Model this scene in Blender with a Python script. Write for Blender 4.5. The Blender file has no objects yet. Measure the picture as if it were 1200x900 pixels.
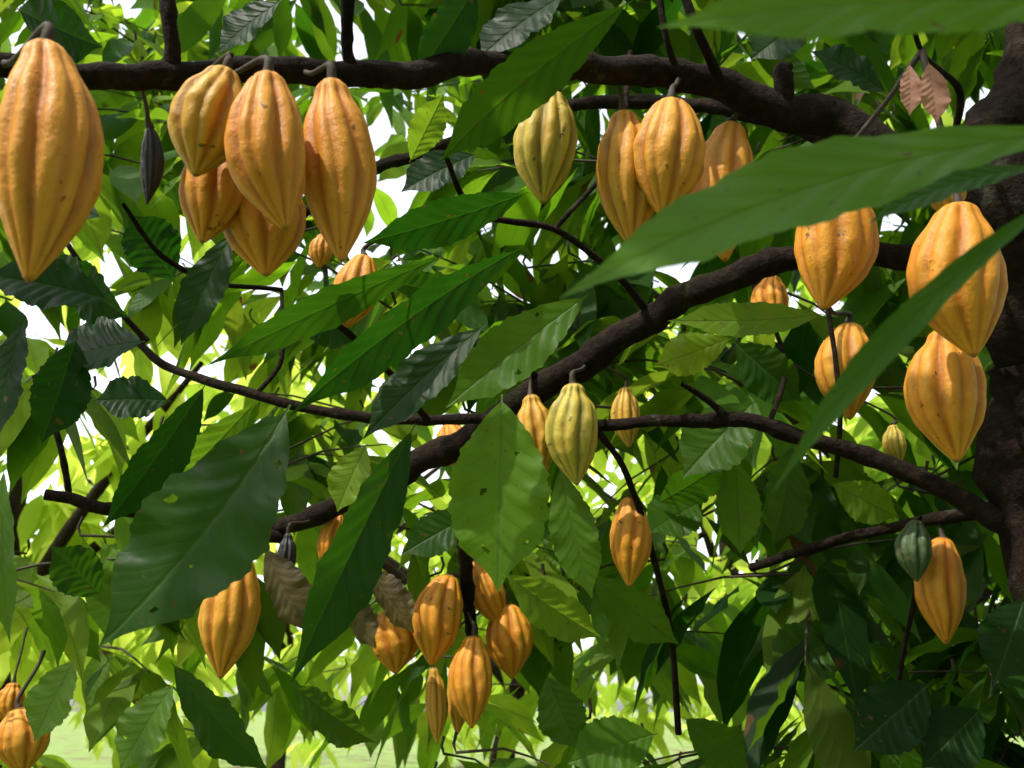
import bpy, math, numpy as np
from mathutils import Vector
rng = np.random.default_rng(11)
sc = bpy.context.scene
sc.view_settings.view_transform='Standard'; sc.view_settings.look='None'; sc.view_settings.exposure=0

# ------------------------------------------------------------ camera
PITCH=math.radians(18); F=1167.0
CAM=np.array([0,0,1.5]); FW=np.array([0,math.cos(PITCH),math.sin(PITCH)]); UP=np.array([0,-math.sin(PITCH),math.cos(PITCH)]); RT=np.array([1.,0,0])
def P(x,y,d): return CAM+d*(FW+RT*(x-600)/F+UP*(450-y)/F)
def proj(p):
    q=p-CAM; d=q@FW; d2=np.where(np.abs(d)<1e-3,1e-3,d)
    return 600+F*(q@RT)/d2, 450-F*(q@UP)/d2, d
cd=bpy.data.cameras.new('camera'); cam=bpy.data.objects.new('camera',cd); sc.collection.objects.link(cam)
cam.location=CAM; cam.rotation_euler=(math.radians(90)+PITCH,0,0)
cd.lens=35; cd.sensor_width=36; cd.clip_start=0.02; cd.clip_end=900
cd.dof.use_dof=True; cd.dof.focus_distance=1.5; cd.dof.aperture_fstop=8
sc.camera=cam

# ------------------------------------------------------------ light
AZ=math.radians(-50); EL=math.radians(57)     # high sun, from the left and behind the camera
SUN=np.array([math.sin(AZ)*math.cos(EL), -math.cos(AZ)*math.cos(EL), math.sin(EL)])
sl=bpy.data.lights.new('sun','SUN'); sl.energy=5.0; sl.angle=math.radians(0.6); sl.color=(1,0.95,0.86)
so=bpy.data.objects.new('sun',sl); sc.collection.objects.link(so)
so.rotation_euler=Vector(SUN).to_track_quat('Z','Y').to_euler()
w=bpy.data.worlds.new('World'); sc.world=w; w.use_nodes=True
nt=w.node_tree; nt.nodes.clear()
sky=nt.nodes.new('ShaderNodeTexSky'); sky.sky_type='NISHITA'; sky.sun_disc=False
sky.sun_elevation=EL; sky.sun_rotation=math.atan2(SUN[0],SUN[1]); sky.dust_density=2.5; sky.air_density=1.0; sky.ozone_density=1
hs=nt.nodes.new('ShaderNodeHueSaturation'); hs.inputs['Saturation'].default_value=0.25; hs.inputs['Value'].default_value=3.4
bg=nt.nodes.new('ShaderNodeBackground'); bg.inputs[1].default_value=0.15
ow=nt.nodes.new('ShaderNodeOutputWorld')
nt.links.new(sky.outputs[0],hs.inputs['Color']); nt.links.new(hs.outputs[0],bg.inputs[0]); nt.links.new(bg.outputs[0],ow.inputs[0])

# ------------------------------------------------------------ node helper
class M:
    def __init__(s,name):
        s.m=bpy.data.materials.new(name); s.m.use_nodes=True; s.t=s.m.node_tree; s.t.nodes.clear()
        s.out=s.t.nodes.new('ShaderNodeOutputMaterial')
    def n(s,ty,**k):
        x=s.t.nodes.new(ty)
        for a,b in k.items(): setattr(x,a,b)
        return x
    def l(s,a,b): s.t.links.new(a,b)
    def put(s,v,sock):
        if hasattr(v,'is_output'): s.l(v,sock)
        else: sock.default_value=v
    def math(s,op,a,b=0.0,c=0.0,clamp=False):
        x=s.n('ShaderNodeMath',operation=op,use_clamp=clamp)
        s.put(a,x.inputs[0]); s.put(b,x.inputs[1]); s.put(c,x.inputs[2]); return x.outputs[0]
    def mix(s,f,a,b,mode='MIX'):
        x=s.n('ShaderNodeMix',data_type='RGBA',blend_type=mode)
        s.put(f,x.inputs[0])
        for v,i in ((a,6),(b,7)):
            if isinstance(v,tuple) and len(v)==3: v=v+(1,)
            s.put(v,x.inputs[i])
        return x.outputs[2]
    def ramp(s,v,lo,hi,a=0.0,b=1.0):
        x=s.n('ShaderNodeMapRange',interpolation_type='SMOOTHSTEP'); s.put(v,x.inputs[0])
        x.inputs[1].default_value=lo;x.inputs[2].default_value=hi;x.inputs[3].default_value=a;x.inputs[4].default_value=b
        return x.outputs[0]
    def noise(s,vec,scale,detail=3,rough=.55):
        x=s.n('ShaderNodeTexNoise'); 
        if vec is not None: s.l(vec,x.inputs['Vector'])
        x.inputs['Scale'].default_value=scale; x.inputs['Detail'].default_value=detail; x.inputs['Roughness'].default_value=rough
        return x.outputs[0]
    def bump(s,h,st,dist,nrm=None):
        x=s.n('ShaderNodeBump'); s.l(h,x.inputs['Height']); x.inputs['Strength'].default_value=st; x.inputs['Distance'].default_value=dist
        if nrm is not None: s.l(nrm,x.inputs['Normal'])
        return x.outputs[0]

NV=10
def leaf_mat(name,level=1,rough=.45,trans=.45,spec=.3):
    """level 0 distant, 1 crown, 2 large near leaves, -1 darkened copy for added shading foliage"""
    m=M(name)
    at=m.n('ShaderNodeAttribute',attribute_name='lv'); sp=m.n('ShaderNodeSeparateColor'); m.l(at.outputs['Color'],sp.inputs[0])
    r,g,b=sp.outputs[0],sp.outputs[1],sp.outputs[2]
    geo=m.n('ShaderNodeTexCoord').outputs['Object']
    if level<=0:
        base=m.mix(r,(.012,.045,.004),(.065,.16,.011)); base=m.mix(g,base,(.22,.32,.03))
        tr=m.mix(r,(.05,.19,.006),(.32,.62,.02)); tr=m.mix(g,tr,(.86,.95,.14))
        if level<0: base=m.mix(r,(.007,.026,.004),(.03,.075,.008)); tr=m.mix(r,(.02,.08,.004),(.08,.22,.01))  # leaf colours darkened to deepen the shade and contrast
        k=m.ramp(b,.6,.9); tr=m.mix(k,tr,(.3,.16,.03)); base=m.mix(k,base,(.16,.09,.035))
        pr=m.n('ShaderNodeBsdfDiffuse'); m.l(base,pr.inputs[0])
        tl=m.n('ShaderNodeBsdfTranslucent'); m.l(tr,tl.inputs[0])
        mx=m.n('ShaderNodeMixShader'); mx.inputs[0].default_value=.55 if level==0 else .3; m.l(pr.outputs[0],mx.inputs[1]); m.l(tl.outputs[0],mx.inputs[2]); m.l(mx.outputs[0],m.out.inputs[0]); return m.m
    uv=m.n('ShaderNodeUVMap',uv_map='UVMap'); s2=m.n('ShaderNodeSeparateXYZ'); m.l(uv.outputs[0],s2.inputs[0])
    u=m.math('SUBTRACT',m.math('MULTIPLY',s2.outputs[0],2.0),1.0); au=m.math('ABSOLUTE',u); v=s2.outputs[1]
    n1=m.noise(geo,14,3 if level==2 else 2)
    n2=m.noise(geo,70,2) if level==2 else None
    sv=m.math('SUBTRACT',m.math('MULTIPLY',v,float(NV)),m.math('MULTIPLY',m.math('POWER',au,.75),1.9))
    sv=m.math('ADD',sv,m.math('MULTIPLY',n1,.8)); sv=m.math('ADD',sv,m.math('MULTIPLY',m.math('SIGN',u),.2))
    fr=m.math('FRACT',sv); dist=m.math('ABSOLUTE',m.math('SUBTRACT',fr,.5))
    vein=m.ramp(dist,.462,.496)
    mid=m.ramp(au,.012,.05,1.0,0.0)
    vm=m.math('MAXIMUM',m.math('MULTIPLY',vein,.6),mid)
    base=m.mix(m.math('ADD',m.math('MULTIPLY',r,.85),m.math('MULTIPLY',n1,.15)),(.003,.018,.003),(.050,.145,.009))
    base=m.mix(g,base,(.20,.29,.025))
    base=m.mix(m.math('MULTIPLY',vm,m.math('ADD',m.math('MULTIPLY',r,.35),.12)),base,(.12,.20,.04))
    edge=m.math('ADD',m.math('MULTIPLY',au,.35),m.math('MULTIPLY',v,.25))
    dead=m.ramp(m.math('ADD',m.math('ADD',m.math('MULTIPLY',n1,.9),m.math('MULTIPLY',edge,.35)),m.math('MULTIPLY',b,.45)),.88,.94)
    if level==2:
        dead=m.math('MAXIMUM',dead,m.math('MULTIPLY',m.ramp(n2,.68,.73),.7)); dc=m.mix(n2,(.05,.025,.01),(.17,.10,.035))
    else: dc=(.11,.06,.02)
    base=m.mix(dead,base,dc)
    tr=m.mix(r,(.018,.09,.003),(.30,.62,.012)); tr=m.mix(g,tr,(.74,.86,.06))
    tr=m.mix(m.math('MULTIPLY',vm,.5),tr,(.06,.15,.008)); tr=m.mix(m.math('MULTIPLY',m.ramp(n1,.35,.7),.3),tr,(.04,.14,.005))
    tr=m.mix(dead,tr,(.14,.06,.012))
    pr=m.n('ShaderNodeBsdfPrincipled'); m.l(base,pr.inputs['Base Color']); pr.inputs['IOR'].default_value=1.4; pr.inputs['Specular IOR Level'].default_value=spec
    m.l(m.math('ADD',m.math('MULTIPLY',n1,.25),rough-.1),pr.inputs['Roughness'])
    tl=m.n('ShaderNodeBsdfTranslucent'); m.l(tr,tl.inputs[0])
    h=m.math('MULTIPLY',m.math('SINE',m.math('MULTIPLY',fr,math.pi)),.5)
    if level==2: h=m.math('SUBTRACT',m.math('ADD',h,m.math('MULTIPLY',n2,.4)),m.math('MULTIPLY',mid,.6))
    nb=m.bump(h,.3,.005); m.l(nb,pr.inputs['Normal'])
    if level==2: m.l(nb,tl.inputs['Normal'])
    mx=m.n('ShaderNodeMixShader'); mx.inputs[0].default_value=trans; m.l(pr.outputs[0],mx.inputs[1]); m.l(tl.outputs[0],mx.inputs[2])
    m.l(mx.outputs[0],m.out.inputs[0]); return m.m
MAT_LEAF=leaf_mat('leaf_green',1,.52,.5,.24); MAT_HERO=leaf_mat('leaf_large',2,.45,.42,.26); MAT_FAR=leaf_mat('leaf_distant',0); MAT_DEEP=leaf_mat('leaf_darkened',-1)
def tinted(name,a,b,tr,t=.3):
    m=M(name); geo=m.n('ShaderNodeTexCoord').outputs['Object']
    uv=m.n('ShaderNodeUVMap',uv_map='UVMap'); s2=m.n('ShaderNodeSeparateXYZ'); m.l(uv.outputs[0],s2.inputs[0])
    au=m.math('ABSOLUTE',m.math('SUBTRACT',m.math('MULTIPLY',s2.outputs[0],2.0),1.0))
    fr=m.math('FRACT',m.math('SUBTRACT',m.math('MULTIPLY',s2.outputs[1],10.),m.math('MULTIPLY',au,1.6)))
    vn=m.ramp(m.math('ABSOLUTE',m.math('SUBTRACT',fr,.5)),.45,.49)
    n=m.noise(geo,30,4); c=m.mix(m.ramp(n,.3,.7),a,b); c=m.mix(m.math('MULTIPLY',vn,.25),c,tuple(min(1,x*1.5) for x in b))
    pr=m.n('ShaderNodeBsdfPrincipled'); m.l(c,pr.inputs['Base Color']); pr.inputs['Roughness'].default_value=.6
    m.l(m.bump(m.math('ADD',n,m.math('MULTIPLY',m.math('SINE',m.math('MULTIPLY',fr,math.pi)),.5)),.25,.002),pr.inputs['Normal'])
    tl=m.n('ShaderNodeBsdfTranslucent'); tl.inputs[0].default_value=tr+(1,)
    mx=m.n('ShaderNodeMixShader'); mx.inputs[0].default_value=t; m.l(pr.outputs[0],mx.inputs[1]); m.l(tl.outputs[0],mx.inputs[2]); m.l(mx.outputs[0],m.out.inputs[0]); return m.m
MAT_DRY=tinted('leaf_dry',(.04,.028,.01),(.13,.10,.035),(.26,.18,.03))
MAT_PINK=tinted('leaf_young_pink',(.38,.17,.12),(.50,.28,.20),(.55,.22,.12),.35)

def bark():
    m=M('bark'); geo=m.n('ShaderNodeTexCoord').outputs['Object']
    n1=m.noise(geo,9,5); n2=m.noise(geo,60,5,.7); n3=m.noise(geo,22,3)
    c=m.mix(n1,(.005,.003,.002),(.018,.010,.006)); c=m.mix(m.ramp(n2,.42,.75),c,(.032,.019,.012))
    c=m.mix(m.math('MULTIPLY',m.ramp(n3,.63,.71),.5),c,(.06,.06,.046)); c=m.mix(m.math('MULTIPLY',m.ramp(n1,.58,.7),.5),c,(.016,.024,.007))
    pr=m.n('ShaderNodeBsdfPrincipled'); m.l(c,pr.inputs['Base Color']); pr.inputs['Roughness'].default_value=.9; pr.inputs['Specular IOR Level'].default_value=.15
    m.l(m.bump(m.math('ADD',n2,n3),1.,.010),pr.inputs['Normal']); m.l(pr.outputs[0],m.out.inputs[0]); return m.m
MAT_BARK=bark()
def twigm():
    m=M('twig'); geo=m.n('ShaderNodeTexCoord').outputs['Object']; n=m.noise(geo,50,3)
    c=m.mix(n,(.014,.008,.005),(.06,.04,.02)); pr=m.n('ShaderNodeBsdfPrincipled'); m.l(c,pr.inputs['Base Color']); pr.inputs['Roughness'].default_value=.75
    m.l(m.bump(n,.6,.002),pr.inputs['Normal']); m.l(pr.outputs[0],m.out.inputs[0]); return m.m
MAT_TWIG=twigm()

def podm():
    m=M('cacao_pod_skin'); at=m.n('ShaderNodeAttribute',attribute_name='pv'); sp=m.n('ShaderNodeSeparateColor'); m.l(at.outputs['Color'],sp.inputs[0])
    fur,gr,rd=sp.outputs
    tc=m.n('ShaderNodeTexCoord').outputs['Object']
    ad=m.n('ShaderNodeVectorMath',operation='ADD'); m.l(tc,ad.inputs[0]); cb=m.n('ShaderNodeCombineXYZ'); 
    for i in range(3): m.l(m.math('MULTIPLY',rd,[7.,3.,5.][i]),cb.inputs[i])
    m.l(cb.outputs[0],ad.inputs[1]); v=ad.outputs[0]
    mp=m.n('ShaderNodeMapping'); m.l(v,mp.inputs[0]); mp.inputs['Scale'].default_value=(1,1,.3); vs=mp.outputs[0]
    n1=m.noise(vs,55,4); n2=m.noise(v,150,4,.6); n3=m.noise(v,14,3); n4=m.noise(v,420,2)
    c=m.mix(fur,(.65,.285,.024),(.40,.125,.008))
    c=m.mix(m.math('MULTIPLY',m.ramp(n3,.4,.68),.55),c,(.58,.200,.012))
    c=m.mix(m.math('MULTIPLY',m.ramp(n1,.5,.75),.3),c,(.68,.38,.055))
    gc=m.mix(fur,(.44,.40,.06),(.12,.16,.02)); c=m.mix(m.math('MULTIPLY',gr,m.ramp(n1,.2,.6,.6,1.)),c,gc)
    gg=m.ramp(gr,.9,1.); c=m.mix(gg,c,m.mix(fur,(.07,.12,.05),(.025,.055,.025)))
    c=m.mix(m.math('MULTIPLY',m.ramp(n2,.56,.72),.3),c,(.26,.10,.012))
    st=m.math('MULTIPLY',m.ramp(n1,.50,.66),m.math('ADD',m.math('MULTIPLY',fur,.45),.05)); c=m.mix(st,c,(.16,.055,.009))
    sc1=m.ramp(m.math('ADD',m.math('MULTIPLY',n2,.4),m.math('MULTIPLY',m.noise(v,48,3),.8)),.75,.80)
    c=m.mix(m.math('MULTIPLY',sc1,.85),c,(.07,.028,.008))
    c=m.mix(m.math('MULTIPLY',m.ramp(at.outputs['Alpha'],.0,.5,1.,0.),.85),c,(.10,.05,.02))
    pr=m.n('ShaderNodeBsdfPrincipled'); m.l(c,pr.inputs['Base Color']); m.l(m.math('ADD',m.math('MULTIPLY',n2,.4),.34),pr.inputs['Roughness']); pr.inputs['IOR'].default_value=1.38
    b1=m.bump(n3,.4,.008); b2=m.bump(n2,.6,.0022,b1); m.l(m.bump(n4,.35,.0007,b2),pr.inputs['Normal'])
    m.l(pr.outputs[0],m.out.inputs[0]); return m.m
MAT_POD=podm()
def darkpod():
    m=M('cacao_pod_blackened'); tc=m.n('ShaderNodeTexCoord').outputs['Object']; n=m.noise(tc,60,4)
    pr=m.n('ShaderNodeBsdfPrincipled'); m.l(m.mix(n,(.006,.005,.007),(.022,.017,.020)),pr.inputs['Base Color']); pr.inputs['Roughness'].default_value=.6
    m.l(m.bump(n,.8,.004),pr.inputs['Normal']); m.l(pr.outputs[0],m.out.inputs[0]); return m.m
MAT_DARK=darkpod()

# ------------------------------------------------------------ mesh helper
def mesh_obj(name,V,Fq,mats,uv=None,attr=None,attrname='lv',matidx=None,parent=None,smooth=True):
    V=np.asarray(V,dtype=np.float32); Fq=np.asarray(Fq,dtype=np.int32)
    me=bpy.data.meshes.new(name); me.vertices.add(len(V)); me.vertices.foreach_set('co',V.ravel())
    nf=len(Fq); me.loops.add(nf*4); me.polygons.add(nf)
    me.loops.foreach_set('vertex_index',Fq.ravel()); me.polygons.foreach_set('loop_start',np.arange(nf,dtype=np.int32)*4)
    try: me.polygons.foreach_set('loop_total',np.full(nf,4,dtype=np.int32))
    except Exception: pass
    for mt in mats: me.materials.append(mt)
    if matidx is not None: me.polygons.foreach_set('material_index',np.asarray(matidx,dtype=np.int32))
    me.polygons.foreach_set('use_smooth',np.full(nf,smooth))
    if uv is not None:
        l=me.uv_layers.new(name='UVMap'); l.data.foreach_set('uv',np.asarray(uv,dtype=np.float32)[Fq.ravel()].ravel())
    if attr is not None:
        a=me.attributes.new(attrname,'FLOAT_COLOR','POINT'); a.data.foreach_set('color',np.asarray(attr,dtype=np.float32).ravel())
    me.update(); me.validate()
    o=bpy.data.objects.new(name,me); sc.collection.objects.link(o)
    if parent is not None: o.parent=parent
    return o
def nrmz(a): return a/np.maximum(np.linalg.norm(a,axis=-1,keepdims=True),1e-9)

def leaf_mesh(B,D,N,L,W,sag,arch,fold,wave,ph,nv=10,nu=4,quilt=0.0,pet=.05,lv=None,curl=0.0,side=None,holes=0):
    """batch of leaves; returns verts, quads, uv, attr"""
    n=len(B); t=np.linspace(0,1,nv+1); s=np.linspace(-1,1,nu+1)
    tb=np.clip((t-pet)/(1-pet),0,1)
    f=np.sin(np.pi*tb**1.08)**.78; sm=np.clip((tb-.76)/.22,0,1); sm=sm*sm*(3-2*sm); f=f*(1-.62*sm)
    f=np.maximum(f,.022); f[-1]=.004
    D=nrmz(D); N=nrmz(N-(N*D).sum(-1,keepdims=True)*D); S=np.cross(D,N)
    L_=L[:,None,None,None]; W_=W[:,None,None,None]
    T=t[None,:,None,None]; SS=s[None,None,:,None]; FF=f[None,:,None,None]
    g=np.array([0,0,-1.])
    X=B[:,None,None,:]+D[:,None,None,:]*L_*T+g*(sag[:,None,None,None]*L_*T**2)+N[:,None,None,:]*(arch[:,None,None,None]*L_*4*T*(1-T))
    if side is not None: X=X+S[:,None,None,:]*(side[:,None,None,None]*L_*4*T*(1-T))
    ph_=ph[:,None,None,None]; aS=np.abs(SS*FF)
    ragged=1.0
    if quilt: ragged=1+.035*np.sin(2*np.pi*T*NV*1.+ph_+np.sign(SS))*(aS>.5)+.02*np.sin(2*np.pi*T*23+2*ph_)
    lat=SS*FF*W_*ragged
    wv=wave[:,None,None,None]*W_*(np.sin(2*np.pi*(2.6*T)+ph_+1.3*np.sign(SS))+.5*np.sin(2*np.pi*6.1*T+2*ph_+2*np.sign(SS)))*aS**1.6
    fo=fold[:,None,None,None]*W_*aS
    q=0
    if quilt: q=quilt*np.abs(np.sin(np.pi*(T*NV-1.9*aS**.75+.9+.2*np.sign(SS))))*(aS>0.02)*FF*W_
    X=X+S[:,None,None,:]*lat*np.sqrt(np.clip(1-(fold[:,None,None,None])**2*.6,.1,1))+N[:,None,None,:]*(fo+wv+q-curl*W_*aS**2)
    V=X.reshape(-1,3)
    i=np.arange(nv)[:,None]*(nu+1)+np.arange(nu)[None,:]; i=i.ravel()
    fq=np.stack([i,i+1,i+nu+2,i+nu+1],1)
    if holes:
        keep=np.ones(len(fq),bool); fi=np.arange(nv)[:,None]+0*np.arange(nu)[None]; fj=np.arange(nu)[None]+0*np.arange(nv)[:,None]
        for _ in range(holes):
            a,b=rng.uniform(.2,.85)*nv,rng.choice([rng.uniform(.08,.38),rng.uniform(.62,.92)])*nu; rr=rng.uniform(.4,1.5)
            keep&=((((fi-a)/rr/1.1)**2+((fj-b)/rr)**2+.5*np.sin(fi*3.1+fj*2.3))>1).ravel()
        fq=fq[keep]
    Fq=(fq[None]+ (np.arange(n)*(nv+1)*(nu+1))[:,None,None]).reshape(-1,4)
    U=(.5+.5*(s[None,:]*f[:,None])); VV=np.repeat(tb[:,None],nu+1,1); uv=np.tile(np.stack([U,VV],-1).reshape(-1,2),(n,1))
    at=np.repeat(lv,(nv+1)*(nu+1),axis=0)
    return V,Fq,uv,at

def tube(pts,rad,ns=8,bumpy=0.,sub=6):
    pts=np.asarray(pts,float); rad=np.asarray(rad,float)
    if sub>1 and len(pts)>2:
        p=np.vstack([2*pts[0]-pts[1],pts,2*pts[-1]-pts[-2]]); o=[];r=[]
        for i in range(len(pts)-1):
            for k in range(sub):
                a=k/sub; p0,p1,p2,p3=p[i:i+4]
                o.append(.5*((2*p1)+(-p0+p2)*a+(2*p0-5*p1+4*p2-p3)*a*a+(-p0+3*p1-3*p2+p3)*a**3)); r.append(rad[i]*(1-a)+rad[i+1]*a)
        o.append(pts[-1]); r.append(rad[-1]); pts=np.array(o); rad=np.array(r)
    if bumpy and len(pts)>12:
        k=rng.normal(size=pts.shape); 
        for _ in range(3): k=(k+np.roll(k,1,0)+np.roll(k,-1,0))/2.2
        pts=pts+k*rad[:,None]*.16
    T=nrmz(np.gradient(pts,axis=0)); ref=np.array([.13,.3,.94]); 
    if abs(T[0]@ref)>.9: ref=np.array([.9,.3,.1])
    A=nrmz(ref-(T@ref)[:,None]*T); Bn=np.cross(T,A)
    th=np.linspace(0,2*np.pi,ns,endpoint=False)
    R=rad[:,None]*np.ones(ns)
    if bumpy:
        k=rng.normal(size=(len(pts),ns)); k=(k+np.roll(k,1,1)+np.roll(k,1,0)+np.roll(k,-1,0))/2; R=R*(1+bumpy*k)
        nd=rng.random(len(pts))<.12; R[nd]*=1.15
    V=(pts[:,None]+A[:,None]*(R*np.cos(th))[...,None]+Bn[:,None]*(R*np.sin(th))[...,None]).reshape(-1,3)
    n=len(pts); i=np.arange(n-1)[:,None]*ns; j=np.arange(ns)[None]; a=i+j; b=i+(j+1)%ns
    q=np.stack([a,b,b+ns,a+ns],-1).reshape(-1,4)
    return V,q,pts
def join(parts):
    V=[];Q=[];o=0
    for v,q in parts: V.append(v);Q.append(q+o);o+=len(v)
    return np.vstack(V),np.vstack(Q)

# ------------------------------------------------------------ main tree limbs
tree=bpy.data.objects.new('cacao_tree',None); sc.collection.objects.link(tree)
def px(r_px,d): return r_px/F*d
lines=[]
def limb(name,spec,ns=12,bumpy=.05,sub=8,ground=None):
    pts=[P(a,b,c) for a,b,c,_ in spec]; rad=[px(e,c) for _,_,c,e in spec]
    if ground is not None: pts=ground[0]+pts; rad=ground[1]+rad
    v,q,pp=tube(pts,rad,ns,bumpy,sub); o=mesh_obj(name,v,q,[MAT_BARK],parent=tree); lines.append((pp,np.interp(np.linspace(0,1,len(pp)),np.linspace(0,1,len(rad)),rad))); return o
limb('trunk',[(1225,640,1.62,58),(1216,480,1.6,52),(1192,350,1.58,46),(1168,250,1.56,42),(1190,130,1.62,38),(1250,-60,1.75,34),(1330,-330,2.0,25)],18,.06,10,
     ([np.array([.95,1.72,-.05]),np.array([.92,1.68,.25]),np.array([.9,1.62,.8])],[.15,.12,.095]))
limb('upper_limb',[(-160,70,.9,14),(0,77,.98,15),(100,88,1.04,15),(190,92,1.10,17),(300,80,1.15,15),(400,88,1.19,16),(500,84,1.27,15),(600,76,1.37,15),(700,78,1.47,16),(800,92,1.54,18),(900,122,1.58,21),(970,150,1.59,25),(1060,190,1.58,29),(1150,245,1.57,34)],12,.05)
limb('middle_limb',[(1165,320,1.58,22),(1080,303,1.6,16),(1000,300,1.65,14),(900,312,1.7,15),(800,352,1.75,16),(720,400,1.8,17),(640,455,1.85,17),(560,508,1.9,16),(480,548,1.95,15),(380,600,2.05,12),(280,628,2.15,8),(200,622,2.25,6)],12,.05)
limb('lower_limb',[(1240,655,1.6,16),(1180,615,1.62,13),(1100,572,1.66,11),(1000,532,1.7,10),(900,500,1.73,9),(840,492,1.74,9),(780,494,1.75,7),(700,500,1.78,7),(600,494,1.8,7),(500,492,1.82,6),(400,484,1.85,6),(300,462,1.88,6),(200,430,1.92,5),(150,395,1.95,4)],10,.06)
limb('hanging_limb',[(183,-120,1.08,11),(190,-30,1.1,10),(200,40,1.1,9),(190,92,1.1,10)],10,.04)
limb('rear_limb',[(1000,180,1.75,10),(900,140,1.8,9),(800,124,1.85,8),(700,118,1.9,8),(600,140,1.95,7),(500,180,2.0,7),(430,200,2.05,6),(340,260,2.1,5)],8,.06)
limb('side_limb',[(560,508,1.9,12),(552,580,1.95,9),(545,650,2.02,8),(550,700,2.08,8),(556,760,2.12,6)],10,.06)
limb('left_limb',[(330,630,2.1,7),(230,610,2.0,8),(120,596,1.9,8),(50,580,1.85,7)],8,.06)
limb('low_right_limb',[(1200,600,1.7,8),(1070,612,1.8,7),(960,640,1.95,6),(880,664,2.1,5)],8,.06)
limb('stub',[(915,130,1.58,14),(918,105,1.57,12),(921,82,1.565,11),(923,74,1.565,5)],10,.02,4)
for i,sp in enumerate([[(845,98,1.54,6),(820,40,1.5,6),(790,-30,1.5,5)],[(795,90,1.52,4),(780,40,1.5,4),(770,-30,1.5,4)],[(700,505,1.78,4),(735,560,1.8,4),(765,650,1.85,4),(785,740,1.9,4),(795,860,1.95,4)],
    [(1078,605,1.72,3),(1072,700,1.76,3),(1055,790,1.8,3),(1050,930,1.85,3)],[(860,490,1.74,5),(830,470,1.72,4),(800,450,1.7,3)],[(500,492,1.82,4),(460,440,1.7,4),(420,400,1.6,4),(380,370,1.5,4)],
    [(640,455,1.85,6),(600,420,1.8,5),(540,400,1.75,5),(470,440,1.7,4)],[(760,370,1.78,5),(720,320,1.7,4),(650,270,1.65,4),(560,250,1.6,4),(520,180,1.55,3)],[(1110,190,1.57,4),(1125,110,1.5,4),(1080,60,1.4,3),(1060,-20,1.4,3)],
    [(40,440,1.9,4),(70,520,1.9,4),(80,590,1.9,4)],[(420,88,1.2,6),(404,50,1.18,7),(408,-10,1.15,8),(400,-90,1.15,8)],[(145,240,1.3,3),(190,300,1.4,3),(250,330,1.5,3),(330,340,1.6,3)],
    [(980,560,1.72,3),(985,470,1.75,3),(970,360,1.8,3)],[(170,400,1.95,4),(110,330,1.9,3),(60,260,1.9,3)],
    [(650,270,1.65,3),(720,180,1.7,3),(740,60,1.8,3)],[(900,500,1.73,3),(920,420,1.9,3),(880,330,2.0,2)],[(300,462,1.88,3),(330,420,1.9,3),(330,340,2.0,2)]]):
    limb('twig_%d'%i,sp,7,.07,6)

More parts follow.
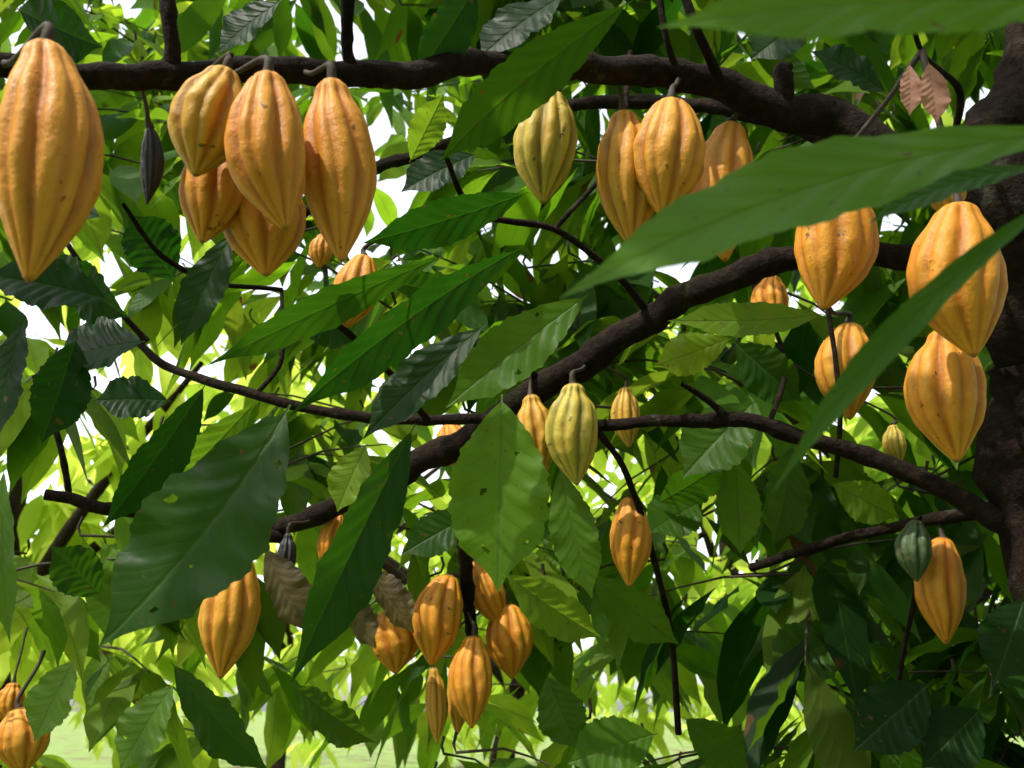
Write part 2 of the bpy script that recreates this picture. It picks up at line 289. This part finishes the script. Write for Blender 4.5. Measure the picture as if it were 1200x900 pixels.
# ------------------------------------------------------------ pods
LP=np.vstack([l[0] for l in lines]); 
ct=np.array([0,.02,.06,.13,.26,.42,.58,.72,.84,.92,.97,1.]); cr=np.array([.18,.36,.52,.66,.87,1.,.97,.79,.50,.28,.14,.02])
def prof(t,neck):
    tt=np.linspace(0,1,200); r=np.interp(tt,ct,cr); k=np.ones(13)/13
    rp=np.concatenate([np.full(6,r[0]),r,np.full(6,r[-1])]); rs=np.convolve(rp,k,'valid'); rs[:3]=r[:3]; rs=np.minimum(rs,1); rs[-6:]=np.linspace(rs[-7],.015,6)
    r=np.interp(t,tt,rs); return r*(1-neck*np.exp(-((t-.11)/.07)**2))
pods=[]
def pod(tx,ty,bx,by,wpx,d,green=0.,dark=False,stem=True,dd=None,name='cacao_pod'):
    A=P(tx,ty,d); Ls=math.hypot(bx-tx,by-ty)/F*d; E=P(bx,by,d-(.3*Ls if dd is None else dd))
    L=np.linalg.norm(E-A); ax=(E-A)/L; R=wpx/2/F*d*.92
    X=nrmz(np.cross(ax,FW)+1e-4); Y=np.cross(ax,X); nt_,na=64,110
    t=np.linspace(0,1,nt_); t=.5*t+.5*(.5-.5*np.cos(np.pi*t)); th=np.linspace(0,2*np.pi,na,endpoint=False)
    rd=rng.random(); neck=rng.uniform(.0,.22); tw=rng.uniform(-.35,.35); th0=rng.uniform(0,6.28)
    TT,TH=np.meshgrid(t,th,indexing='ij'); ang=TH+th0+tw*TT+.06*np.sin(7*TT+rd*9)
    def fur(k,off,wd):
        x=((ang+off)*k/(2*np.pi)+.5)%1-.5; return np.exp(-(x/wd)**2)
    f1=fur(5,0,.14); f2=fur(5,math.pi/5+rng.uniform(-.08,.08),.09)
    amp=np.clip(TT/.10,0,1)**.6*np.clip((1-TT)/.10,0,1)**.6*rng.uniform(.9,1.25)
    if dark: amp=amp*1.3
    h=1-amp*(.15*f1+.08*f2)
    lump=0
    for k in range(9):
        a,b,c=rng.integers(1,11),rng.uniform(1,10),rng.uniform(0,6.28); lump=lump+rng.uniform(.003,.011)*np.sin(a*TH+c)*np.sin(b*TT*3+c*2)
    h=h*(1+lump*np.clip(TT*6,0,1))
    sq=1+rng.uniform(-.06,.06)
    r=prof(TT,neck)*R*h*1.07
    bend=rng.uniform(-.06,.06)*L; bend2=rng.uniform(-.03,.03)*L
    C=ax*(TT*L)[...,None]+X*(bend*np.sin(np.pi*TT))[...,None]+Y*(bend2*np.sin(np.pi*TT))[...,None]
    V=(C+X*(r*np.cos(TH)*sq)[...,None]+Y*(r*np.sin(TH)/sq)[...,None]).reshape(-1,3)
    i=np.arange(nt_-1)[:,None]*na; j=np.arange(na)[None]; a=i+j; b=i+(j+1)%na
    Q=np.stack([a,a+na,b+na,b],-1).reshape(-1,4)
    al=np.clip(TT/.04,0,1)*np.clip((1-TT)/.03,0,1)*.5
    at=np.stack([np.clip(f1+.6*f2,0,1)*np.clip(amp,0,1),np.full_like(TT,green),np.full_like(TT,rd),al],-1).reshape(-1,4)
    nP=len(Q)
    # peduncle up to the nearest wood
    dist=np.linalg.norm(LP-A,axis=1)+np.where(LP[:,2]<A[2]-.01,.5,0); T0=LP[np.argmin(dist)]; dl=np.linalg.norm(T0-A)
    if dl>.45: T0=A+np.array([rng.uniform(-.03,.03),.02,.12]); dl=.12
    rp=max(.0024,R*.09)
    m1=(A-ax*min(.02,dl*.35)) if dl>.08 else A*.7+T0*.3; m2=T0*.65+A*.35
    v2,q2,_=tube(np.array([A+ax*L*.012,m1,m2,T0])-A,[rp*1.9,rp,rp*.85,rp*1.1],8,.04,5)
    Q=np.vstack([Q,q2+len(V)]); at=np.vstack([at,np.zeros((len(v2),4))]); V=np.vstack([V,v2])
    mi=np.zeros(len(Q)); mi[nP:]=1
    o=mesh_obj(name,V,Q,[MAT_DARK if dark else MAT_POD,MAT_TWIG],attr=at,attrname='pv',matidx=mi); o.location=A
    pods.append((tx,ty,bx,by,wpx,d,A,E))
for a in [(54,52,33,332,122,.88,.0),(264,82,228,207,90,1.05,.35),(313,88,335,270,98,1.02,0),(388,95,400,308,90,1.08,0),(262,160,236,285,80,1.12,0),(298,195,312,324,96,1.15,0),
    (428,300,403,386,54,1.6,0),(378,275,374,314,28,1.35,0),(648,110,636,239,78,1.5,.75),(730,132,740,290,78,1.5,.2),(787,118,776,256,84,1.46,.12),(857,145,850,307,78,1.58,.05),
    (980,205,965,364,92,1.4,0),(1122,240,1142,419,106,1.25,0),(1108,386,1122,542,88,1.33,0),(996,380,996,492,70,1.85,.1),(1110,192,1112,256,46,1.5,.2),
    (672,450,676,569,64,1.7,.85),(622,463,636,562,50,1.78,.35),(733,454,737,525,34,2.0,.5),(738,583,737,688,50,1.85,.05),(1104,630,1109,756,58,1.76,0),(1073,610,1075,682,44,1.72,1.),
    (282,650,258,796,72,1.8,.1),(396,602,384,674,36,2.1,0),(526,674,505,781,60,2.05,0),(456,714,464,790,58,2.1,0),(555,745,553,854,54,2.0,0),(594,708,600,796,56,2.1,0),(558,657,586,734,46,2.12,0),
    (524,498,541,552,48,2.0,0),(22,830,27,908,60,2.1,.1),(16,800,8,850,34,2.2,0),(508,782,512,872,26,2.15,.35),(530,792,536,862,24,2.2,.3),(1046,498,1054,546,28,1.95,.8),(905,324,903,392,48,1.9,0)]:
    pod(*a)
pod(176,150,172,240,27,1.1,dark=True); pod(338,625,330,683,24,2.0,dark=True)

# ------------------------------------------------------------ large leaves
def hero(bx,by,bd,tx,ty,td,w,tilt=0.,roll=0.,arch=.03,fold=.15,wave=.08,col=(.5,.05,.1),mat=None,side=0.,curl=0.,name='cacao_leaf',holes=0):
    """leaf from petiole point to tip; roll turns the blade about its midrib"""
    B=P(bx,by,bd);E=P(tx,ty,td);D=E-B;L=np.linalg.norm(D);D=D/L
    N=-FW-(-FW@D)*D; N=nrmz(N); S=np.cross(D,N); N=N*math.cos(roll)+S*math.sin(roll)
    W=w/2/F*(bd+td)/2/max(.25,math.cos(roll))
    one=lambda x:np.array([x],float)
    V,Q,uv,at=leaf_mesh(B[None],D[None],N[None],one(L),one(W),one(0),one(arch),one(fold),one(wave),one(rng.uniform(0,6)),nv=90,nu=32,quilt=.022,pet=.04,lv=np.array([[*col,1.]]),curl=curl,side=one(side),holes=holes)
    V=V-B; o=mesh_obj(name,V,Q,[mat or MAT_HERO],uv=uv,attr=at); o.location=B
    return o
H=hero
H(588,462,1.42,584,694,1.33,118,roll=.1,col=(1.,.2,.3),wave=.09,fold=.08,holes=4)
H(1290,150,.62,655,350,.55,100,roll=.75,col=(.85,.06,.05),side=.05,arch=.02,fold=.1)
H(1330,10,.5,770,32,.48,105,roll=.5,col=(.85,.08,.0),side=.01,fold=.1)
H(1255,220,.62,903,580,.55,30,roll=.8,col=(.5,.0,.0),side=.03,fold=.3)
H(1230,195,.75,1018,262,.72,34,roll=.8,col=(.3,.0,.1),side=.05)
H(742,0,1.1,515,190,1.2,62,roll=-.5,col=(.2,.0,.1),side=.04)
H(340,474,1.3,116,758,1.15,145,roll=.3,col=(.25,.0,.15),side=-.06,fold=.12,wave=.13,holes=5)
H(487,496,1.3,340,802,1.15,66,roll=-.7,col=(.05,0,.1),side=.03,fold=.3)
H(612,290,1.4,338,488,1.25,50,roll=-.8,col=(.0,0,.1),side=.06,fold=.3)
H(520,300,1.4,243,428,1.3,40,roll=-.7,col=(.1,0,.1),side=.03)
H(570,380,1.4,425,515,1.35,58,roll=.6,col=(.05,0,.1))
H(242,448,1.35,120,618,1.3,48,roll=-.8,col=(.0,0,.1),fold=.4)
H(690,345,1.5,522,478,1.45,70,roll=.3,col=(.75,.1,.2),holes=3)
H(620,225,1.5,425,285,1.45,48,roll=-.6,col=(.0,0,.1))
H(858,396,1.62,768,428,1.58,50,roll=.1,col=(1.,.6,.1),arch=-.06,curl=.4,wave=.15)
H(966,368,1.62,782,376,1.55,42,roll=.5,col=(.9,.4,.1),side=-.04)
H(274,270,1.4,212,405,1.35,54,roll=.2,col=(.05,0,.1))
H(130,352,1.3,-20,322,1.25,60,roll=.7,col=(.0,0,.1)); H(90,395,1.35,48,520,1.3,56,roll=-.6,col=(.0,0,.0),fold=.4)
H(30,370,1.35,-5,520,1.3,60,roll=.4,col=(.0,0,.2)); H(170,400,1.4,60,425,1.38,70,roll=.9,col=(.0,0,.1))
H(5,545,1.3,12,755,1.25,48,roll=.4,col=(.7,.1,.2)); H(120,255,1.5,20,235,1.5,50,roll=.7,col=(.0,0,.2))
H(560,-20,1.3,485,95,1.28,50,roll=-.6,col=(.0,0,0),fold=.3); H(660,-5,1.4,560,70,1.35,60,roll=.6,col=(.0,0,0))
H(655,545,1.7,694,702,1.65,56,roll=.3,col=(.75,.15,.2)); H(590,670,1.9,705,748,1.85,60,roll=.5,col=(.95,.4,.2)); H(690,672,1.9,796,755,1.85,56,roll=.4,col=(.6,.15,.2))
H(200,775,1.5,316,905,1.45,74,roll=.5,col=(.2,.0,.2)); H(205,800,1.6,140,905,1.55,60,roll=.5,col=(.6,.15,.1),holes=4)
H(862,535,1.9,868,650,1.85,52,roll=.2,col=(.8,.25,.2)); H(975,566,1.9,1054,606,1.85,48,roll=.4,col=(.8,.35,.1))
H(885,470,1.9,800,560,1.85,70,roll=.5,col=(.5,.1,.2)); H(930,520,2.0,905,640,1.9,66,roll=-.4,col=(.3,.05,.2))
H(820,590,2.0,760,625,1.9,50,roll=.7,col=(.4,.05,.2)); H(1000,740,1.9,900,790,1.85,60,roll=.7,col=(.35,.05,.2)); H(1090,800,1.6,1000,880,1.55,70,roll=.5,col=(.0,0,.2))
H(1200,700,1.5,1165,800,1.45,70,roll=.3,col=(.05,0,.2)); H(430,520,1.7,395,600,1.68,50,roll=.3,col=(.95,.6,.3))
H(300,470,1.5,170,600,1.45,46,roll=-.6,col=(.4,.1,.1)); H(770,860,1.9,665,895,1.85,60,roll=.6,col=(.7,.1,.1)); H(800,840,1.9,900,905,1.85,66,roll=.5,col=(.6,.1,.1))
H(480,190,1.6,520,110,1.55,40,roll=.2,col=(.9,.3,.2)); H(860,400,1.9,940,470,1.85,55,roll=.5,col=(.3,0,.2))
# further dark leaves, shade put into their colour
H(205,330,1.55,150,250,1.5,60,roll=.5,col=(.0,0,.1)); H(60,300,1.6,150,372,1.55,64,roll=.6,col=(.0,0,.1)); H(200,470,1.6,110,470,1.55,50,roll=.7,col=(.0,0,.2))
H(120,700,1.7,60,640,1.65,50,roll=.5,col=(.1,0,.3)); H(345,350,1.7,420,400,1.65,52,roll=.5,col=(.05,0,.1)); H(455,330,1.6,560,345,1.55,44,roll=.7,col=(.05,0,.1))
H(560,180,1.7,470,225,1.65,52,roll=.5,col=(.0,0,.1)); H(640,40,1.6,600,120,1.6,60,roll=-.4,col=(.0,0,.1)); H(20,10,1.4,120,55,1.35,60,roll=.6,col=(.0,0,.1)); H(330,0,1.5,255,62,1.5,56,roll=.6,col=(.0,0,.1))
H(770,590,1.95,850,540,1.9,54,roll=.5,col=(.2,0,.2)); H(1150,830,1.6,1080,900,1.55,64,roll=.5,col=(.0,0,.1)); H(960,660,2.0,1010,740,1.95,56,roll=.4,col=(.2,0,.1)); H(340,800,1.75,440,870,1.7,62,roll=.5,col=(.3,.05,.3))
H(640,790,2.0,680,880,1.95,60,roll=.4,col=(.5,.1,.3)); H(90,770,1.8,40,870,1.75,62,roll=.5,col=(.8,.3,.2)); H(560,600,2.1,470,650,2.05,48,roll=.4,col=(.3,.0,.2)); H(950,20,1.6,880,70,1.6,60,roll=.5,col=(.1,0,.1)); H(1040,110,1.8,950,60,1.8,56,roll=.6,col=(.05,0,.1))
H(1066,74,1.3,1066,136,1.28,27,col=(.5,0,0),mat=MAT_PINK); H(1088,72,1.3,1098,145,1.28,36,col=(.5,0,0),mat=MAT_PINK)
H(310,640,1.95,362,742,1.9,56,roll=.3,mat=MAT_DRY,curl=.4); H(430,660,2.0,486,742,1.95,44,roll=.4,mat=MAT_DRY,curl=.5); H(400,690,2.1,440,760,2.05,40,roll=.4,mat=MAT_DRY,curl=.5)

# ------------------------------------------------------------ foliage masses
pod_arr=np.array([[p[0],p[1],p[2],p[3],p[4],p[5]] for p in pods]); podmid=[(np.array(p[6])*.5+np.array(p[7])*.5) for p in pods][:32]
podmid+=[P(586,540,1.4),P(586,620,1.4),P(620,400,1.47)]
def keep_mask(pts):
    """pts n,k,3 : leaves hang clear of fruit and main limbs (both where we stand and toward the sun)"""
    n,k,_=pts.shape; ok=np.ones(n,bool); X,Y,Dp=proj(pts.reshape(-1,3)); X=X.reshape(n,k);Y=Y.reshape(n,k);Dp=Dp.reshape(n,k)
    for x0,y0,x1,y1,wd,d in pod_arr:
        a=np.array([x0,y0]);b=np.array([x1,y1]);ab=b-a; t=np.clip(((X-x0)*ab[0]+(Y-y0)*ab[1])/(ab@ab),0,1)
        ds=np.hypot(X-x0-t*ab[0],Y-y0-t*ab[1]); ok&=~((ds<wd/2+20)&(Dp<d+.12)&(Dp>0)).any(1)
    for pp,rr in lines[:4]:
        lx,ly,ld=proj(pp[::2])
        for i in range(len(lx)):
            ok&=~((np.hypot(X-lx[i],Y-ly[i])<24)&(Dp<ld[i]+.05)&(Dp>0)).any(1)
    for c in podmid:
        q=pts-c; s=q@SUN; r=np.linalg.norm(q-s[...,None]*SUN,axis=-1); ok&=~((s>.05)&(r<.085)).any(1)
    return ok
def clusters(C,scale=1.,nl=(6,10),bright=0.,prune=True,droop=(.1,.9),brown=.12):
    B=[];D=[];N=[];L=[];W=[];lv=[];tw=[]
    for c in C:
        br=bright(c) if callable(bright) else bright
        az=rng.uniform(0,2*np.pi); T=nrmz(np.array([math.cos(az),math.sin(az),rng.uniform(-.5,.25)])); S=nrmz(np.cross(T,[0,0,1])); n=rng.integers(*nl); tl=rng.uniform(.2,.45)*scale
        hue=rng.random(); tw.append((c,c+T*tl*.5+np.array([0,0,.02]),c+T*tl))
        for k in range(n):
            a=(k+rng.random()*.5)/n; sd=1 if k%2 else -1
            B.append(c+T*tl*a); d=T*rng.uniform(.2,.9)+S*sd*rng.uniform(.3,1.)+np.array([0,0,-rng.uniform(*droop)]); D.append(d)
            N.append(np.array([0,0,1.])+rng.normal(size=3)*.38); l=rng.uniform(.15,.34)*scale; L.append(l); W.append(l*rng.uniform(.15,.20))
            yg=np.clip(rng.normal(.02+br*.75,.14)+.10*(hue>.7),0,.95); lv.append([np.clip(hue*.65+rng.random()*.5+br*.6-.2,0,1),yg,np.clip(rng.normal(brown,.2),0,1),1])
    B,D,N,L,W,lv=map(np.array,(B,D,N,L,W,lv)); n=len(B)
    sag=rng.uniform(.0,.5,n)
    if prune:
        d=nrmz(D); pts=np.stack([B+d*(L*f)[:,None]-np.array([0,0,1])*(sag*L*f*f)[:,None] for f in (.1,.35,.6,.85,1.)],1); k=keep_mask(pts)
        B,D,N,L,W,lv,sag=[x[k] for x in (B,D,N,L,W,lv,sag)]; n=len(B)
    return dict(B=B,D=D,N=N,L=L,W=W,lv=lv,sag=sag,tw=tw)
def build(name,cl,parent=None,nv=12,nu=4,twigs=True,mat=None):
    n=len(cl['B'])
    V,Q,uv,at=leaf_mesh(cl['B'],cl['D'],cl['N'],cl['L'],cl['W'],cl['sag'],rng.uniform(-.03,.05,n),rng.uniform(.0,.4,n),rng.uniform(.04,.18,n),rng.uniform(0,6.3,n),nv=nv,nu=nu,lv=cl['lv'],side=rng.uniform(-.05,.05,n))
    o=mesh_obj(name,V,Q,[mat or MAT_LEAF],uv=uv,attr=at,parent=parent)
    if twigs:
        ps=[]
        for a,b,c in cl['tw']:
            v,q,_=tube([a+np.array([0,0,.04]),a,b,c],[.004,.0035,.003,.0015],5,0,2); ps.append((v,q))
        v,q=join(ps); mesh_obj(name+'_twigs',v,q,[MAT_TWIG],parent=parent)
    print(name,n)
def box(n,x,y,z): return np.stack([rng.uniform(*x,n),rng.uniform(*y,n),rng.uniform(*z,n)],1)
def clump(C,f,thr):
    k=np.sin(C[:,0]*f+1.3)*np.cos(C[:,2]*f*1.15+.4*C[:,0])+.5*np.sin(C[:,1]*f*1.3+C[:,0]*f*.7+2)*np.sin(C[:,2]*f*2.1+1)
    return C[k>thr]
sunlit_tint=lambda c: float(np.clip(.27-.32*c[0]/max(1,.45*c[1])-.20*(c[2]-1.5)/max(1,.4*c[1]),0,.8))  # sunlit look painted into leaf colour, stronger toward left and bottom
c1=box(270,(-2.0,2.0),(1.95,2.9),(1.15,3.9)); c1=c1[rng.random(len(c1))<np.where(c1[:,0]<-.1,.70,1)]
c1=np.vstack([c1,box(40,(.4,1.7),(2.0,2.9),(1.2,2.2))])
build('crown_inner',clusters(c1,.95,bright=lambda c:sunlit_tint(c)*.5),tree,12,4)
c2=clump(box(740,(-3.4,3.4),(3.0,5.2),(1.1,5.9)),2.6,-.24); c2=c2[~((c2[:,2]<1.75)&(c2[:,0]<1.2)&(rng.random(len(c2))<.5))]; c2=c2[rng.random(len(c2))<np.where(c2[:,0]<-.1,.52,.95)]
c2=np.vstack([c2,box(120,(-2.6,3.2),(2.7,4.2),(3.3,4.7)),box(60,(-2.4,.6),(2.6,4.0),(2.9,4.5))])
build('crown_outer',clusters(c2,1.1,bright=sunlit_tint),tree,10,4)
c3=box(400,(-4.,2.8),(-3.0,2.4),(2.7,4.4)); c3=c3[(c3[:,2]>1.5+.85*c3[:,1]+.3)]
build('added_overhead_shade',clusters(c3,1.2),tree,7,2,False,mat=MAT_DEEP)  # unseen foliage added above the view to block sun and sky light

# ------------------------------------------------------------ neighbouring trees
def other_tree(x,y,s,nc,bright,mat=None):
    e=bpy.data.objects.new('cacao_tree',None); sc.collection.objects.link(e); e.location=(x,y,0)
    a=rng.uniform(-.3,.3); ps=[tube([[0,0,-.1],[a*.3,.05,.6*s],[a,.0,1.3*s],[a*1.2,.1,2.6*s]],[.09*s,.07*s,.06*s,.03*s],10,.06,6)[:2]]
    for k in range(6):
        az=k*1.05+rng.random()*.6; h=rng.uniform(1.1,1.5)*s; ps.append(tube([[a*.9,0,h],[a+math.cos(az)*.7*s,math.sin(az)*.7*s,h+.6*s],[a+math.cos(az)*1.5*s,math.sin(az)*1.5*s,h+1.1*s]],[.04*s,.028*s,.012*s],8,.05,6)[:2])
    v,q=join(ps); mesh_obj('trunk_and_limbs',v,q,[MAT_BARK],parent=e)
    u=nrmz(rng.normal(size=(nc,3)))*(rng.random(nc)**.45)[:,None]; C=np.array([a,0,2.3*s])+u*np.array([1.6,1.6,1.5])*s
    C=clump(C,1.9,-.3); C[:,2]=np.maximum(C[:,2],.9)
    build('crown',clusters(C,1.05*s,bright=bright,prune=False),e,8,2,False,mat or MAT_FAR)
for x,y,s,nc,b in [(-3.4,7.4,1.5,160,.95),(-.2,8.8,1.5,150,.9),(2.9,7.4,1.7,230,.4),(-7.2,8.6,1.5,130,.95),(6.2,8.4,1.8,180,.35),(-3.0,13.5,1.8,100,.95),(3.0,14,2.0,130,.8),(8,14,2.1,110,.6)]:
    other_tree(x,y,s,nc,b)  # brightness value tints the left trees as if more sunlit
for x,y,s,nc,b in [(-2.8,-3.8,1.7,140,.0),(2.2,-3.2,1.8,160,.0),(4.6,.6,1.8,160,.0),(-5.0,.6,1.3,90,.1),(-.4,-5.5,1.7,130,.0)]:
    other_tree(x,y,s,nc,b,MAT_DEEP)  # unseen trees added behind and beside the camera to cut ambient light
# distant tree belt
C=[]; 
for k in range(26):
    az=(k-13)*.085+rng.uniform(-.02,.02); R=rng.uniform(24,34); c=np.array([math.sin(az)*R,math.cos(az)*R,rng.uniform(1.6,3.)]); u=nrmz(rng.normal(size=(24,3)))*(rng.random(24)**.4)[:,None]*np.array([2.,2.,2.2]); C.append(c+u)
build('distant_trees',clusters(np.vstack(C),2.6,bright=.9,prune=False),None,5,2,False,MAT_FAR)  # bright leaf tint gives the belt its sunlit look

# ------------------------------------------------------------ ground
n=90; g=np.sinh(np.linspace(-5,5,n))/math.sinh(5)*400; GX,GY=np.meshgrid(g,g+4,indexing='ij'); GZ=.04*np.sin(GX*1.3)*np.cos(GY*1.1)+.03*np.sin(GX*3.1+GY*2.)
i=(np.arange(n-1)[:,None]*n+np.arange(n-1)[None]).ravel()
m=M('ground_litter_grass'); tc=m.n('ShaderNodeTexCoord').outputs['Object']; a=m.noise(tc,1.2,5); b=m.noise(tc,24,4,.7)
c=m.mix(m.ramp(a,.34,.52),m.mix(b,(.05,.03,.015),(.20,.13,.06)),m.mix(b,(.08,.16,.02),(.24,.34,.06)))
pr=m.n('ShaderNodeBsdfPrincipled'); m.l(c,pr.inputs['Base Color']); pr.inputs['Roughness'].default_value=.9; m.l(m.bump(b,1.,.05),pr.inputs['Normal']); m.l(pr.outputs[0],m.out.inputs[0])
mesh_obj('ground',np.stack([GX,GY,GZ],-1).reshape(-1,3),np.stack([i,i+n,i+n+1,i+1],1),[m.m])
